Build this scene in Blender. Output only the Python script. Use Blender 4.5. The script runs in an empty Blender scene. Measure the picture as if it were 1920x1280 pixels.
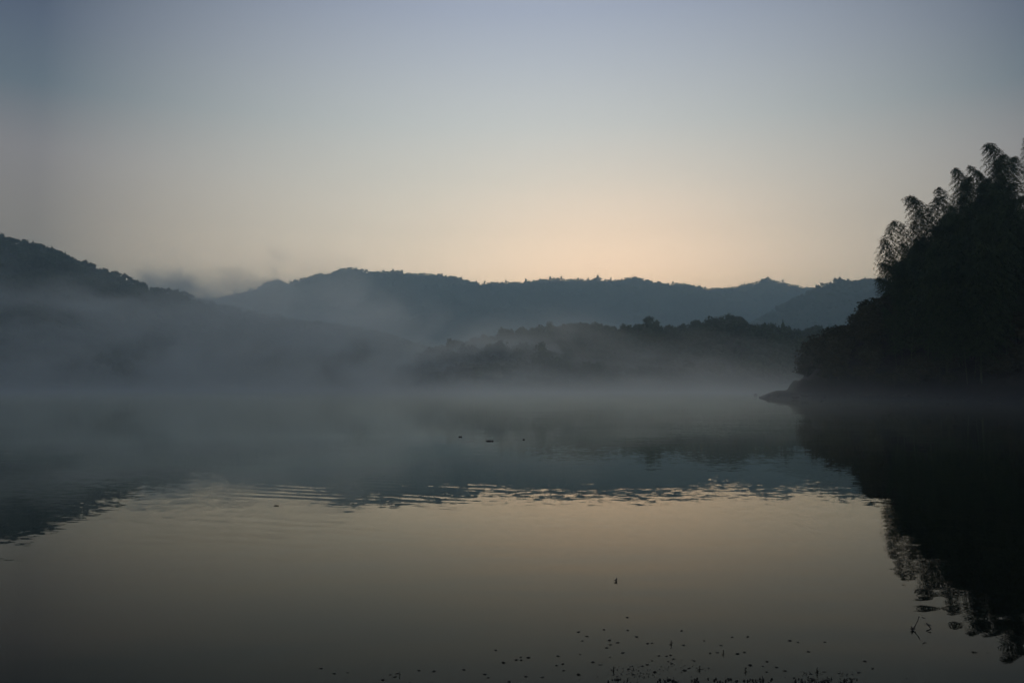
import bpy, bmesh, math, random
import numpy as np
from mathutils import Vector, noise

sc = bpy.context.scene
COL = sc.collection
R = math.radians
rng = random.Random(7)
nr = np.random.default_rng(7)

# ------------------------------------------------------------------ camera
F, CX, CY, PITCH, H = 1500.0, 960.0, 640.0, R(3.28), 1.8
cam_d = bpy.data.cameras.new('camera')
cam_d.sensor_width = 36.0
cam_d.lens = 36.0 * F / 1920.0
cam_d.clip_start, cam_d.clip_end = 0.05, 20000
cam = bpy.data.objects.new('camera', cam_d)
COL.objects.link(cam)
cam.location = (0, 0, H)
cam.rotation_euler = (R(90) + PITCH, 0, 0)
sc.camera = cam
sc.view_settings.view_transform = 'Standard'
sc.view_settings.look = 'None'
sc.view_settings.gamma = 1
sc.view_settings.use_curve_mapping = False
sc.view_settings.exposure = 0.0
cy = sc.cycles
cy.max_bounces = 6
cy.diffuse_bounces = 2
cy.glossy_bounces = 3
cy.transmission_bounces = 2
cy.transparent_max_bounces = 8
cy.volume_bounces = 2
cy.volume_max_steps = 256
cy.volume_step_rate = 1.0
cy.use_denoising = True
cy.use_adaptive_sampling = True
cy.adaptive_threshold = 0.01
cy.sample_clamp_indirect = 2.0

# ------------------------------------------------------------------ node helpers
class NT:
    """small expression helper over a node tree"""
    def __init__(s, nt): s.nt = nt
    def n(s, t, **kw):
        x = s.nt.nodes.new(t)
        for k, v in kw.items(): setattr(x, k, v)
        return x
    def put(s, sock, v):
        if isinstance(v, bpy.types.NodeSocket): s.nt.links.new(v, sock)
        elif v is not None: sock.default_value = v
    def m(s, op, *a, clamp=False):
        x = s.n('ShaderNodeMath', operation=op, use_clamp=clamp)
        for i, v in enumerate(a): s.put(x.inputs[i], v)
        return x.outputs[0]
    def ss(s, v, a, b, o0=0.0, o1=1.0, kind='SMOOTHSTEP'):
        x = s.n('ShaderNodeMapRange', interpolation_type=kind, clamp=True)
        for i, q in enumerate((v, a, b, o0, o1)): s.put(x.inputs[i], q)
        return x.outputs[0]
    def noise(s, vec, scale=1.0, detail=3.0, rough=0.5, dist=0.0):
        x = s.n('ShaderNodeTexNoise')
        s.put(x.inputs['Vector'], vec)
        x.inputs['Scale'].default_value = scale
        x.inputs['Detail'].default_value = detail
        x.inputs['Roughness'].default_value = rough
        x.inputs['Distortion'].default_value = dist
        return x
    def mapping(s, vec, scale=(1, 1, 1), rot=(0, 0, 0), loc=(0, 0, 0)):
        x = s.n('ShaderNodeMapping')
        s.put(x.inputs['Vector'], vec)
        x.inputs['Scale'].default_value = scale
        x.inputs['Rotation'].default_value = rot
        x.inputs['Location'].default_value = loc
        return x.outputs[0]
    def ramp(s, fac, stops, interp='LINEAR'):
        x = s.n('ShaderNodeValToRGB')
        cr = x.color_ramp
        cr.interpolation = interp
        while len(cr.elements) < len(stops): cr.elements.new(0.5)
        for e, (p, c) in zip(cr.elements, stops):
            e.position = p
            e.color = tuple(c) + (1,)
        s.put(x.inputs[0], fac)
        return x.outputs[0]
    def curve(s, x, pts, x0, x1):
        """piecewise profile: value y over x in metres"""
        f = s.n('ShaderNodeFloatCurve')
        t = s.ss(x, x0, x1, kind='LINEAR')
        cv = f.mapping.curves[0]
        f.mapping.use_clip = False
        q = [((a - x0) / (x1 - x0), b) for a, b in pts]
        cv.points[0].location = q[0]
        cv.points[1].location = q[-1]
        for p in q[1:-1]: cv.points.new(*p)
        f.mapping.update()
        s.put(f.inputs['Value'], t)
        return f.outputs[0]
    def mixc(s, f, a, b):
        x = s.n('ShaderNodeMix', data_type='RGBA')
        s.put(x.inputs[0], f); s.put(x.inputs[6], a); s.put(x.inputs[7], b)
        return x.outputs[2]

def lin(r, g, b):
    f = lambda c: (c / 255 / 12.92) if c / 255 <= 0.04045 else ((c / 255 + 0.055) / 1.055) ** 2.4
    return (f(r), f(g), f(b))

# ------------------------------------------------------------------ sky (dawn, sun still below the ridge)
SUN_AZ = math.atan2(1120 - CX, F)          # radians to the right of +Y
world = bpy.data.worlds.new('World')
sc.world = world
world.use_nodes = True
wt = world.node_tree
wt.nodes.clear()
w = NT(wt)
tc = w.n('ShaderNodeTexCoord').outputs['Generated']
sep = w.n('ShaderNodeSeparateXYZ')
w.put(sep.inputs[0], tc)
X, Y, Z = sep.outputs
elev = w.m('MULTIPLY', w.m('ARCSINE', Z), 180 / math.pi)          # degrees
az = w.m('MULTIPLY', w.m('ARCTAN2', X, Y), 180 / math.pi)         # degrees right of +Y
daz = w.m('ABSOLUTE', w.m('WRAP', w.m('SUBTRACT', az, math.degrees(SUN_AZ)), -180.0, 180.0))
t = w.m('DIVIDE', elev, 60.0)                                     # ramps run over 0..60 degrees
def el(y): return math.degrees(math.atan((CY - y) / F) + PITCH) / 60.0
# radiance outside the haze, by height of the line of sight (given as its row in the photograph)
SKY_C = [(560, (2.3, 1.78, 1.14)), (500, (1.95, 1.58, 1.14)), (470, (1.7, 1.42, 1.05)), (435, (1.4315, 1.2343, 0.9491)), (340, (1.0565, 0.9944, 0.8421)), (235, (0.8, 0.8203, 0.7809)), (120, (0.6039, 0.6438, 0.7014)), (20, (0.4544, 0.5025, 0.6257))]
SKY_S = [(560, (0.4427, 0.3452, 0.2508)), (500, (0.3985, 0.3192, 0.2508)), (435, (0.3542, 0.2934, 0.2508)), (340, (0.3101, 0.2761, 0.2758)), (235, (0.1204, 0.1574, 0.1975)), (120, (0.074, 0.095, 0.158)), (20, (0.036, 0.053, 0.105))]
def sky_ramp(tab, zen): return w.ramp(t, [(0.0, tab[0][1])] + [(el(y), c) for y, c in tab] + [(1.0, zen)])
centre = sky_ramp(SKY_C, (0.10, 0.12, 0.20))
side = sky_ramp(SKY_S, (0.08, 0.10, 0.16))
far = w.ramp(t, [(0.0, (0.20, 0.20, 0.21)), (0.15, (0.19, 0.19, 0.22)), (0.45, (0.12, 0.13, 0.18)), (1.0, (0.08, 0.10, 0.16))])
daz = w.m('ABSOLUTE', w.m('WRAP', w.m('SUBTRACT', az, 2.0), -180.0, 180.0))
k1 = w.m('POWER', w.m('MINIMUM', w.m('DIVIDE', daz, 33.0), 1.0), 1.8)
k2 = w.ss(daz, 33.0, 110.0)
skyc = w.mixc(k2, w.mixc(k1, centre, side), far)
# warm glow where the sun is about to come up
gaz = w.m('DIVIDE', w.m('SUBTRACT', az, math.degrees(SUN_AZ) + 1.0), 11.5)
gel = w.m('DIVIDE', w.m('SUBTRACT', elev, 3.0), 8.5)
glow = w.m('EXPONENT', w.m('MULTIPLY', w.m('ADD', w.m('MULTIPLY', gaz, gaz), w.m('MULTIPLY', gel, gel)), -1.0))
gl = w.mixc(glow, (0, 0, 0, 1), (1.15, 0.48, 0.14, 1))
addc = w.n('ShaderNodeMix', data_type='RGBA', blend_type='ADD')
addc.inputs[0].default_value = 1.0
w.put(addc.inputs[6], skyc); w.put(addc.inputs[7], gl)
skyc = addc.outputs[2]
bg = w.n('ShaderNodeBackground')
w.put(bg.inputs['Color'], skyc)
bg.inputs['Strength'].default_value = 1.0
nish = w.n('ShaderNodeTexSky', sky_type='NISHITA')
nish.sun_disc = False
nish.sun_elevation = R(-1.0)
nish.sun_rotation = SUN_AZ
nbg = w.n('ShaderNodeBackground')
w.put(nbg.inputs['Color'], nish.outputs[0])
nbg.inputs['Strength'].default_value = 0.05
add = w.n('ShaderNodeAddShader')
w.put(add.inputs[0], bg.outputs[0]); w.put(add.inputs[1], nbg.outputs[0])
wo = w.n('ShaderNodeOutputWorld')
w.put(wo.inputs['Surface'], add.outputs[0])

# ------------------------------------------------------------------ geometry helpers
def ray(px, py):
    u, v = (px - CX) / F, (CY - py) / F
    return (u, math.cos(PITCH) - v * math.sin(PITCH), math.sin(PITCH) + v * math.cos(PITCH))
def at(px, py, D):
    """point seen at a pixel of the photograph, D metres ahead"""
    x, y, z = ray(px, py)
    return Vector((x / y * D, D, H + z / y * D))
def on_water(px, py, z=0.0):
    x, y, zz = ray(px, py)
    k = (z - H) / zz
    return Vector((x * k, y * k, z))

def link(name, me, parent=None):
    o = bpy.data.objects.new(name, me)
    COL.objects.link(o)
    if parent is not None: o.parent = parent
    return o
def empty(name, loc):
    o = bpy.data.objects.new(name, None)
    COL.objects.link(o)
    o.location = loc
    o.empty_display_size = 0.3
    return o
def tag(o, label=None, cat=None, group=None, kind=None):
    for k, v in (('label', label), ('category', cat), ('group', group), ('kind', kind)):
        if v: o[k] = v
    return o
def mesh_np(name, V, T, mat, smooth=False):
    """triangle mesh from numpy arrays"""
    me = bpy.data.meshes.new(name)
    V = np.asarray(V, dtype=np.float32); T = np.asarray(T, dtype=np.int32)
    k = T.shape[1]
    me.vertices.add(len(V)); me.vertices.foreach_set('co', V.ravel())
    me.loops.add(T.size); me.loops.foreach_set('vertex_index', T.ravel())
    me.polygons.add(len(T))
    me.polygons.foreach_set('loop_start', np.arange(0, T.size, k, dtype=np.int32))
    me.polygons.foreach_set('loop_total', np.full(len(T), k, dtype=np.int32))
    if smooth: me.polygons.foreach_set('use_smooth', np.ones(len(T), dtype=bool))
    me.materials.append(mat)
    me.update(calc_edges=True)
    me.validate()
    return me
def tube(path, radii, sides=6):
    """vertices and quads-as-triangles of a tapered tube"""
    V, T = [], []
    n = len(path)
    for i, p in enumerate(path):
        p = Vector(p)
        d = (Vector(path[min(i + 1, n - 1)]) - Vector(path[max(i - 1, 0)])).normalized()
        a = d.orthogonal().normalized(); b = d.cross(a)
        for k in range(sides):
            t_ = 2 * math.pi * k / sides
            V.append(p + (a * math.cos(t_) + b * math.sin(t_)) * radii[i])
    for i in range(n - 1):
        for k in range(sides):
            a0, a1 = i * sides + k, i * sides + (k + 1) % sides
            b0, b1 = a0 + sides, a1 + sides
            T += [(a0, a1, b1), (a0, b1, b0)]
    for e, base in ((0, 0), (1, (n - 1) * sides)):
        for k in range(1, sides - 1):
            T.append((base, base + k + 1, base + k) if e == 0 else (base, base + k, base + k + 1))
    return [tuple(v) for v in V], T
class Geo:
    def __init__(s): s.V, s.T = [], []
    def add(s, V, T):
        o = len(s.V); s.V += list(V); s.T += [tuple(i + o for i in t_) for t_ in T]
    def mesh(s, name, mat, smooth=False): return mesh_np(name, s.V, s.T, mat, smooth)

# ------------------------------------------------------------------ materials
def leaf_mat(name, c0, c1, scale):
    m = bpy.data.materials.new(name); m.use_nodes = True
    g = NT(m.node_tree)
    b = m.node_tree.nodes['Principled BSDF']
    tcn = g.n('ShaderNodeTexCoord').outputs['Object']
    nz = g.noise(tcn, scale, 3.0, 0.6)
    oi = g.n('ShaderNodeObjectInfo').outputs['Random']
    f = g.m('ADD', g.ss(nz.outputs['Fac'], 0.3, 0.7), g.m('MULTIPLY', g.m('SUBTRACT', oi, 0.5), 0.5), clamp=True)
    g.put(b.inputs['Base Color'], g.mixc(f, c0 + (1,), c1 + (1,)))
    b.inputs['Roughness'].default_value = 0.75
    b.inputs['Specular IOR Level'].default_value = 0.2
    return m
M_LEAF = leaf_mat('broad_leaves', (0.035, 0.055, 0.022), (0.075, 0.10, 0.04), 0.35)
M_FOREST = leaf_mat('forest_leaves', (0.03, 0.048, 0.022), (0.075, 0.095, 0.04), 0.02)
M_BAMBOO = leaf_mat('bamboo_leaves', (0.035, 0.06, 0.02), (0.08, 0.11, 0.035), 0.5)
M_SHRUB = leaf_mat('shrub_leaves', (0.05, 0.055, 0.025), (0.09, 0.085, 0.04), 0.5)
def bark_mat(name, c0, c1, scale):
    m = bpy.data.materials.new(name); m.use_nodes = True
    g = NT(m.node_tree); b = m.node_tree.nodes['Principled BSDF']
    tcn = g.n('ShaderNodeTexCoord').outputs['Object']
    nz = g.noise(g.mapping(tcn, (scale, scale, scale * 0.2)), 1.0, 4.0, 0.6)
    g.put(b.inputs['Base Color'], g.mixc(nz.outputs['Fac'], c0 + (1,), c1 + (1,)))
    bp = g.n('ShaderNodeBump'); bp.inputs['Strength'].default_value = 0.4
    g.put(bp.inputs['Height'], nz.outputs['Fac']); g.put(b.inputs['Normal'], bp.outputs[0])
    b.inputs['Roughness'].default_value = 0.85
    return m
M_BARK = bark_mat('bark', (0.05, 0.038, 0.028), (0.12, 0.10, 0.08), 6)
M_CULM = bark_mat('bamboo_culm', (0.06, 0.08, 0.03), (0.12, 0.13, 0.06), 3)
M_WOOD = bark_mat('wet_wood', (0.02, 0.016, 0.012), (0.06, 0.05, 0.04), 20)
def ground_mat(name, c0, c1, c2, s):
    m = bpy.data.materials.new(name); m.use_nodes = True
    g = NT(m.node_tree); b = m.node_tree.nodes['Principled BSDF']
    tcn = g.n('ShaderNodeTexCoord').outputs['Object']
    n1 = g.noise(tcn, s, 5.0, 0.6); n2 = g.noise(tcn, s * 6, 4.0, 0.6)
    c = g.mixc(g.ss(n1.outputs['Fac'], 0.35, 0.65), c0 + (1,), c1 + (1,))
    g.put(b.inputs['Base Color'], g.mixc(g.ss(n2.outputs['Fac'], 0.5, 0.75), c, c2 + (1,)))
    bp = g.n('ShaderNodeBump'); bp.inputs['Strength'].default_value = 0.6; bp.inputs['Distance'].default_value = 0.2
    g.put(bp.inputs['Height'], n2.outputs['Fac']); g.put(b.inputs['Normal'], bp.outputs[0])
    b.inputs['Roughness'].default_value = 0.95
    b.inputs['Specular IOR Level'].default_value = 0.1
    return m
M_HILL = ground_mat('hillside_soil', (0.035, 0.045, 0.022), (0.06, 0.06, 0.035), (0.03, 0.035, 0.02), 0.02)
M_BANK = ground_mat('bank_earth', (0.040, 0.037, 0.030), (0.062, 0.056, 0.045), (0.030, 0.030, 0.025), 0.25)
M_BED = ground_mat('lake_bed_mud', (0.07, 0.06, 0.045), (0.10, 0.085, 0.06), (0.05, 0.045, 0.035), 0.3)
M_ROCK = ground_mat('rock', (0.06, 0.055, 0.05), (0.10, 0.09, 0.08), (0.04, 0.037, 0.034), 1.2)
M_DEBRIS = bpy.data.materials.new('dark_wet_leaf'); M_DEBRIS.use_nodes = True
_b = M_DEBRIS.node_tree.nodes['Principled BSDF']
_g = NT(M_DEBRIS.node_tree)
_oi = _g.n('ShaderNodeObjectInfo').outputs['Random']
_nz = _g.noise(_g.n('ShaderNodeTexCoord').outputs['Object'], 40.0, 3.0)
_g.put(_b.inputs['Base Color'], _g.mixc(_g.m('MULTIPLY', _g.m('ADD', _oi, _nz.outputs['Fac']), 0.5), (0.010, 0.012, 0.008, 1), (0.045, 0.04, 0.025, 1)))
_b.inputs['Roughness'].default_value = 0.6
_b.inputs['Specular IOR Level'].default_value = 0.2

# water: calm mirror with very low ripples
M_WATER = bpy.data.materials.new('lake_water'); M_WATER.use_nodes = True
g = NT(M_WATER.node_tree)
b = M_WATER.node_tree.nodes['Principled BSDF']
pos = g.n('ShaderNodeTexCoord').outputs['Object']
sp = g.n('ShaderNodeSeparateXYZ'); g.put(sp.inputs[0], pos)
wx, wy, _ = sp.outputs
dist = g.m('SQRT', g.m('ADD', g.m('MULTIPLY', wx, wx), g.m('MULTIPLY', wy, wy)))
near = g.ss(dist, 7.0, 11.0)                               # flat calm close in
farfade = g.ss(dist, 20.0, 90.0, 1.0, 0.45)
wob = g.noise(g.mapping(pos, (0.35, 0.35, 1)), 1.0, 2.0)
def sub(a, c): return g.m('SUBTRACT', a, c)
n1 = g.noise(g.mapping(pos, (5.5, 9.0, 1), (0, 0, R(10))), 1.0, 2.0, 0.5, 0.3)
n2 = g.noise(g.mapping(pos, (0.16, 0.5, 1), (0, 0, R(-12))), 1.0, 2.0, 0.5)
n3 = g.noise(g.mapping(pos, (0.55, 2.4, 1), (0, 0, R(-16))), 1.0, 2.0, 0.5)
c1 = g.n('ShaderNodeSeparateXYZ'); g.put(c1.inputs[0], n1.outputs['Color'])
c2 = g.n('ShaderNodeSeparateXYZ'); g.put(c2.inputs[0], n2.outputs['Color'])
# a train of longer ripples left of the middle, 12 to 18 m out
ph = g.m('ADD', g.m('ADD', g.m('MULTIPLY', wx, 5.0), g.m('MULTIPLY', wy, 14.5)), g.m('MULTIPLY', sub(wob.outputs['Fac'], 0.5), 14.0))
train = g.m('MULTIPLY', g.m('SINE', ph), g.m('MULTIPLY', g.ss(g.m('ABSOLUTE', g.m('ADD', wx, 2.6)), 1.2, 3.2, 1.0, 0.0), g.ss(g.m('ABSOLUTE', sub(wy, 13.2)), 1.5, 5.5, 1.0, 0.0)))
patch = g.noise(g.mapping(pos, (0.10, 0.06, 1)), 1.0, 2.0)
amp = g.m('MULTIPLY', g.m('MULTIPLY', g.m('ADD', g.m('MULTIPLY', near, 0.9), 0.1), farfade), g.ss(patch.outputs['Fac'], 0.32, 0.68, 0.5, 1.3))
RIP = 0.034
sy = g.m('ADD', g.m('ADD', g.m('MULTIPLY', g.m('MULTIPLY', sub(c1.outputs[1], 0.5), amp), RIP), g.m('ADD', g.m('MULTIPLY', sub(c2.outputs[1], 0.5), 0.010), g.m('MULTIPLY', sub(n3.outputs['Fac'], 0.5), g.m('ADD', 0.013, g.m('MULTIPLY', g.m('MULTIPLY', g.ss(dist, 4.5, 6.5), g.ss(dist, 9.5, 12.0, 1.0, 0.0)), 0.035))))), g.m('MULTIPLY', g.m('MULTIPLY', train, g.ss(c2.outputs[2], 0.35, 0.6)), 0.0075))
sx = g.m('ADD', g.m('MULTIPLY', g.m('MULTIPLY', sub(c1.outputs[0], 0.5), amp), RIP * 0.5), g.m('MULTIPLY', sub(c2.outputs[0], 0.5), 0.004))
cmb = g.n('ShaderNodeCombineXYZ')
g.put(cmb.inputs[0], sx); g.put(cmb.inputs[1], sy); cmb.inputs[2].default_value = 1.0
vn = g.n('ShaderNodeVectorMath', operation='NORMALIZE'); g.put(vn.inputs[0], cmb.outputs[0])
mt = M_WATER.node_tree
mt.nodes.remove(b)
df = g.n('ShaderNodeBsdfDiffuse'); df.inputs['Color'].default_value = (0.008, 0.010, 0.007, 1)
gs = g.n('ShaderNodeBsdfGlossy'); gs.inputs['Color'].default_value = (0.98, 0.985, 0.91, 1); gs.inputs['Roughness'].default_value = 0.0
g.put(gs.inputs['Normal'], vn.outputs[0])
fr = g.n('ShaderNodeFresnel'); fr.inputs['IOR'].default_value = 1.17
refl = g.m('MINIMUM', g.m('MULTIPLY', g.m('POWER', fr.outputs[0], 1.35), 1.75), 0.95)
mx = g.n('ShaderNodeMixShader'); g.put(mx.inputs[0], refl); g.put(mx.inputs[1], df.outputs[0]); g.put(mx.inputs[2], gs.outputs[0])
g.put(mt.nodes['Material Output'].inputs['Surface'], mx.outputs[0])

# ------------------------------------------------------------------ haze and mist
ALL = (-3200, -60, -6, 3200, 4300, 640)
def box_obj(name, lo, hi, mat):
    x0, y0, z0 = lo; x1, y1, z1 = hi
    V = [(x, y, z) for x in (x0, x1) for y in (y0, y1) for z in (z0, z1)]
    me = bpy.data.meshes.new(name)
    me.from_pydata(V, [], [(0, 1, 3, 2), (4, 6, 7, 5), (0, 4, 5, 1), (2, 3, 7, 6), (0, 2, 6, 4), (1, 5, 7, 3)])
    me.materials.append(mat)
    return link(name, me)
M_HAZE = bpy.data.materials.new('haze'); M_HAZE.use_nodes = True
M_HAZE.node_tree.nodes.clear()
g = NT(M_HAZE.node_tree)
pv = g.n('ShaderNodeVolumePrincipled')
pv.inputs['Color'].default_value = (0.68, 0.93, 1.0, 1)
pv.inputs['Density'].default_value = 0.00037
pv.inputs['Anisotropy'].default_value = 0.5
g.put(g.n('ShaderNodeOutputMaterial').inputs['Volume'], pv.outputs[0])
M_HAZE.cycles.homogeneous_volume = True
hz = box_obj('haze', (-3350, -90, -8), (3350, 4000, 520), M_HAZE)
tag(hz, 'thin blue air haze over the whole lake valley', kind='stuff')

def mist_mat(name, top, rho, soft, nscale, warp, ymin, ymax, xr, steps, thin=0.25, color=(0.87, 0.95, 0.975), base=None, aniso=0.78, dens=None, xfade=None, seed=0.0, zfade=None, edge=(0.30, 0.62), cap=None):
    """patchy mist under an uneven ceiling given over x; thins towards the edges of its box"""
    m = bpy.data.materials.new(name); m.use_nodes = True
    m.node_tree.nodes.clear()
    g = NT(m.node_tree)
    pos = g.n('ShaderNodeTexCoord').outputs['Object']
    s3 = g.n('ShaderNodeSeparateXYZ'); g.put(s3.inputs[0], pos)
    x, y, z = s3.outputs
    nz = g.noise(g.mapping(pos, nscale, loc=(seed, seed, seed)), 1.0, 4.0, 0.58, 0.6)
    f = nz.outputs['Fac']
    ht = g.curve(x, top, xr[0], xr[1])
    fac = g.m('ADD', 1.0 - warp * 0.5, g.m('MULTIPLY', g.m('SUBTRACT', f, 0.5), warp * 4.0))
    if cap: fac = g.m('SMOOTH_MIN', fac, cap, 0.2)
    ceil_ = g.m('MULTIPLY', ht, fac)
    d = g.ss(g.m('DIVIDE', g.m('SUBTRACT', ceil_, z), g.m('MULTIPLY', ht, soft)), 0.0, 1.0)
    d = g.m('MULTIPLY', d, g.ss(f, edge[0], edge[1], thin, 1.0))
    d = g.m('MULTIPLY', d, g.m('MULTIPLY', g.ss(y, ymin[0], ymin[1]), g.ss(y, ymax[0], ymax[1], 1.0, 0.0)))
    if zfade: d = g.m('MULTIPLY', d, g.ss(z, zfade[0], zfade[1], 0.0, 1.0))
    if base:  # a thinner skin of steam lying on the water
        lo_, hh, rr = base
        d = g.m('ADD', d, g.m('MULTIPLY', g.m('MULTIPLY', g.m('EXPONENT', g.m('DIVIDE', g.m('MULTIPLY', z, -1.0), hh)), rr), g.m('MULTIPLY', g.ss(y, lo_[0], lo_[1]), g.ss(y, ymax[0], ymax[1], 1.0, 0.0))))
    if dens: d = g.m('MULTIPLY', d, g.curve(x, dens, xr[0], xr[1]))
    g_d = g.m('MULTIPLY', d, rho)
    pv = g.n('ShaderNodeVolumePrincipled')
    pv.inputs['Color'].default_value = color + (1,)
    pv.inputs['Anisotropy'].default_value = aniso
    g.put(pv.inputs['Density'], g_d)
    g.put(g.n('ShaderNodeOutputMaterial').inputs['Volume'], pv.outputs[0])
    m.cycles.volume_step_rate = steps
    return m

MISTS = True
if MISTS:
    # low mist lying on the lake
    mm = mist_mat('lake_mist', [(-300, 46), (-160, 40), (-100, 30), (-30, 21), (25, 23), (60, 11), (100, 7), (150, 6)], 0.0095, 0.9,
                  (0.024, 0.016, 0.08), 0.9, (70, 190), (270, 330), (-300, 150), 0.35, thin=0.25, edge=(0.36, 0.60),
                  base=((34, 130), 2.2, 1.2),
                  dens=[(-300, 0.8), (-100, 0.65), (-50, 0.42), (-15, 0.75), (0, 1.0), (50, 1.0), (70, 0.65), (110, 0.35), (150, 0.3)])
    o = box_obj('mist', (-300, 22, -0.5), (150, 332, 60), mm)
    tag(o, 'low white mist lying on the lake surface', kind='stuff')
    # bank of mist drifting off the left shore in front of the left hill
    mm = mist_mat('shore_mist', [(-560, 160), (-420, 160), (-300, 145), (-240, 130), (-200, 112), (-150, 98), (-118, 98), (-92, 96), (-67, 90), (-40, 76), (0, 66), (40, 54), (80, 32), (140, 10), (200, 4)], 0.0190, 0.5,
                  (0.018, 0.012, 0.026), 0.8, (290, 340), (430, 480), (-560, 200), 0.5, thin=0.22, edge=(0.36, 0.60),
                  dens=[(-560, 0.35), (-300, 0.4), (-235, 0.55), (-185, 1.0), (-150, 0.8), (-108, 0.8), (-82, 1.1), (-40, 1.05), (0, 0.9), (40, 0.75), (80, 0.35), (160, 0.12), (200, 0.1)], seed=13.0, cap=0.70)
    o = box_obj('mist', (-560, 290, -0.5), (200, 480, 130), mm)
    tag(o, 'bank of grey mist hiding the left shore of the lake', kind='stuff')
    # valley mist behind the low hills, in front of the far mountain
    mm = mist_mat('valley_mist', [(-1500, 420), (-1000, 420), (-700, 420), (-420, 420), (-200, 400), (0, 400), (200, 360), (400, 300), (700, 200), (1200, 150)], 0.0050, 0.7,
                  (0.0040, 0.0032, 0.007), 1.2, (1500, 1650), (2100, 2300), (-1500, 1200), 0.6, thin=0.12, seed=41.0, cap=0.66,
                  dens=[(-1500, 1.0), (-500, 1.0), (-300, 0.8), (-200, 0.35), (-100, 0.4), (50, 0.9), (200, 0.7), (350, 0.3), (600, 0.15), (1200, 0.1)])
    o = box_obj('mist', (-1500, 1450, 0), (1200, 2300, 300), mm)
    tag(o, 'pale patches of mist in the valley before the far mountain', kind='stuff')
    # torn wisps over the saddle between the left hill and the mountain
    mm = mist_mat('saddle_wisps', [(-700, 90), (-610, 140), (-575, 222), (-545, 246), (-510, 232), (-480, 200), (-450, 206), (-420, 240), (-375, 252), (-345, 230), (-300, 120)], 0.032, 0.50,
                  (0.016, 0.010, 0.022), 0.4, (1140, 1200), (1280, 1340), (-700, -300), 0.5, thin=0.0, seed=5.0, zfade=(85, 120), edge=(0.36, 0.56),
                  dens=[(-700, 0), (-630, 0.3), (-560, 0.95), (-500, 0.95), (-450, 0.5), (-400, 0.4), (-350, 0.25), (-300, 0)])
    o = box_obj('mist', (-700, 1120, 80), (-300, 1360, 280), mm)
    tag(o, 'torn grey wisps of mist above the saddle', kind='stuff')

# ------------------------------------------------------------------ water and ground
me = bpy.data.meshes.new('lake_water')
me.from_pydata([(-2500, -30, 0), (2500, -30, 0), (2500, 3600, 0), (-2500, 3600, 0)], [], [(0, 1, 2, 3)])
me.materials.append(M_WATER)
tag(link('water', me), 'calm lake water mirroring the dawn sky', kind='structure')

NX, NY = 60, 60
V, Q = [], []
xs = np.sign(np.linspace(-1, 1, NX)) * np.abs(np.linspace(-1, 1, NX)) ** 3 * 3300
ys = -70 + (np.linspace(0, 1, NY) ** 3) * 4050
for y in ys:
    for x in xs:
        d = max(0.0, 3.6 - y)
        z = -4.0 + 4.0 * math.exp(-max(0, y - 3.6) / 6.0) if y > 3.6 else min(1.4, d * 0.09)
        z += noise.noise(Vector((x * 0.3, y * 0.3, 0))) * 0.06 - 0.06
        V.append((x, y, z))
for j in range(NY - 1):
    for i in range(NX - 1):
        a = j * NX + i
        Q.append((a, a + 1, a + NX + 1, a + NX))
me = mesh_np('ground', V, Q, M_BED, True)
tag(link('ground', me), 'muddy near shore and lake bed', kind='structure')

# ------------------------------------------------------------------ tree crowns
def ico(sub=1):
    bm = bmesh.new(); bmesh.ops.create_icosphere(bm, subdivisions=sub, radius=1)
    V = np.array([v.co[:] for v in bm.verts]); T = np.array([[v.index for v in f.verts] for f in bm.faces]); bm.free()
    return V, T
ICO1 = ico(1); ICO2 = ico(2)
def crown_np(r, lobes, clumps, csize, seed, inner=0.72, flat=0.85):
    """unit-ish crown (base at z=0, height about 1): uneven lobes plus loose leaf clumps"""
    q = np.random.default_rng(seed)
    Vs, Ts, off = [], [], 0
    cs = []
    for k in range(lobes):
        a = q.uniform(0, 6.28); rr = q.uniform(0.0, 0.55) * r
        c = np.array([rr * math.cos(a), rr * math.sin(a), q.uniform(0.35, 0.80) - 0.25 * rr / r])
        s = q.uniform(0.45, 0.7) * r
        cs.append((c, s))
        V = ICO1[0] * s * inner * q.uniform(0.8, 1.2, (len(ICO1[0]), 1)) * [1, 1, flat] + c
        Vs.append(V); Ts.append(ICO1[1] + off); off += len(V)
    for k in range(clumps):
        c, s = cs[q.integers(lobes)]
        d = q.normal(size=3); d /= np.linalg.norm(d)
        if d[2] < -0.5: d[2] = -d[2]
        p = c + d * s * q.uniform(0.7, 1.12) * [1, 1, flat]
        e1 = q.normal(size=3); e1 /= np.linalg.norm(e1)
        e2 = np.cross(e1, q.normal(size=3)); e2 /= np.linalg.norm(e2)
        z = csize * q.uniform(0.6, 1.4)
        V = np.array([p - e1 * z, p + e2 * z * 0.6, p + e1 * z, p - e2 * z * 0.6])
        Vs.append(V); Ts.append(np.array([[0, 1, 2], [0, 2, 3]]) + off); off += 4
    return np.vstack(Vs), np.vstack(Ts)
CROWN_MID = [crown_np(0.5, 5, 90, 0.075, s) for s in range(6)]
CROWN_LOW = [crown_np(0.55, 2, 22, 0.13, 20 + s) for s in range(6)]
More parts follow.
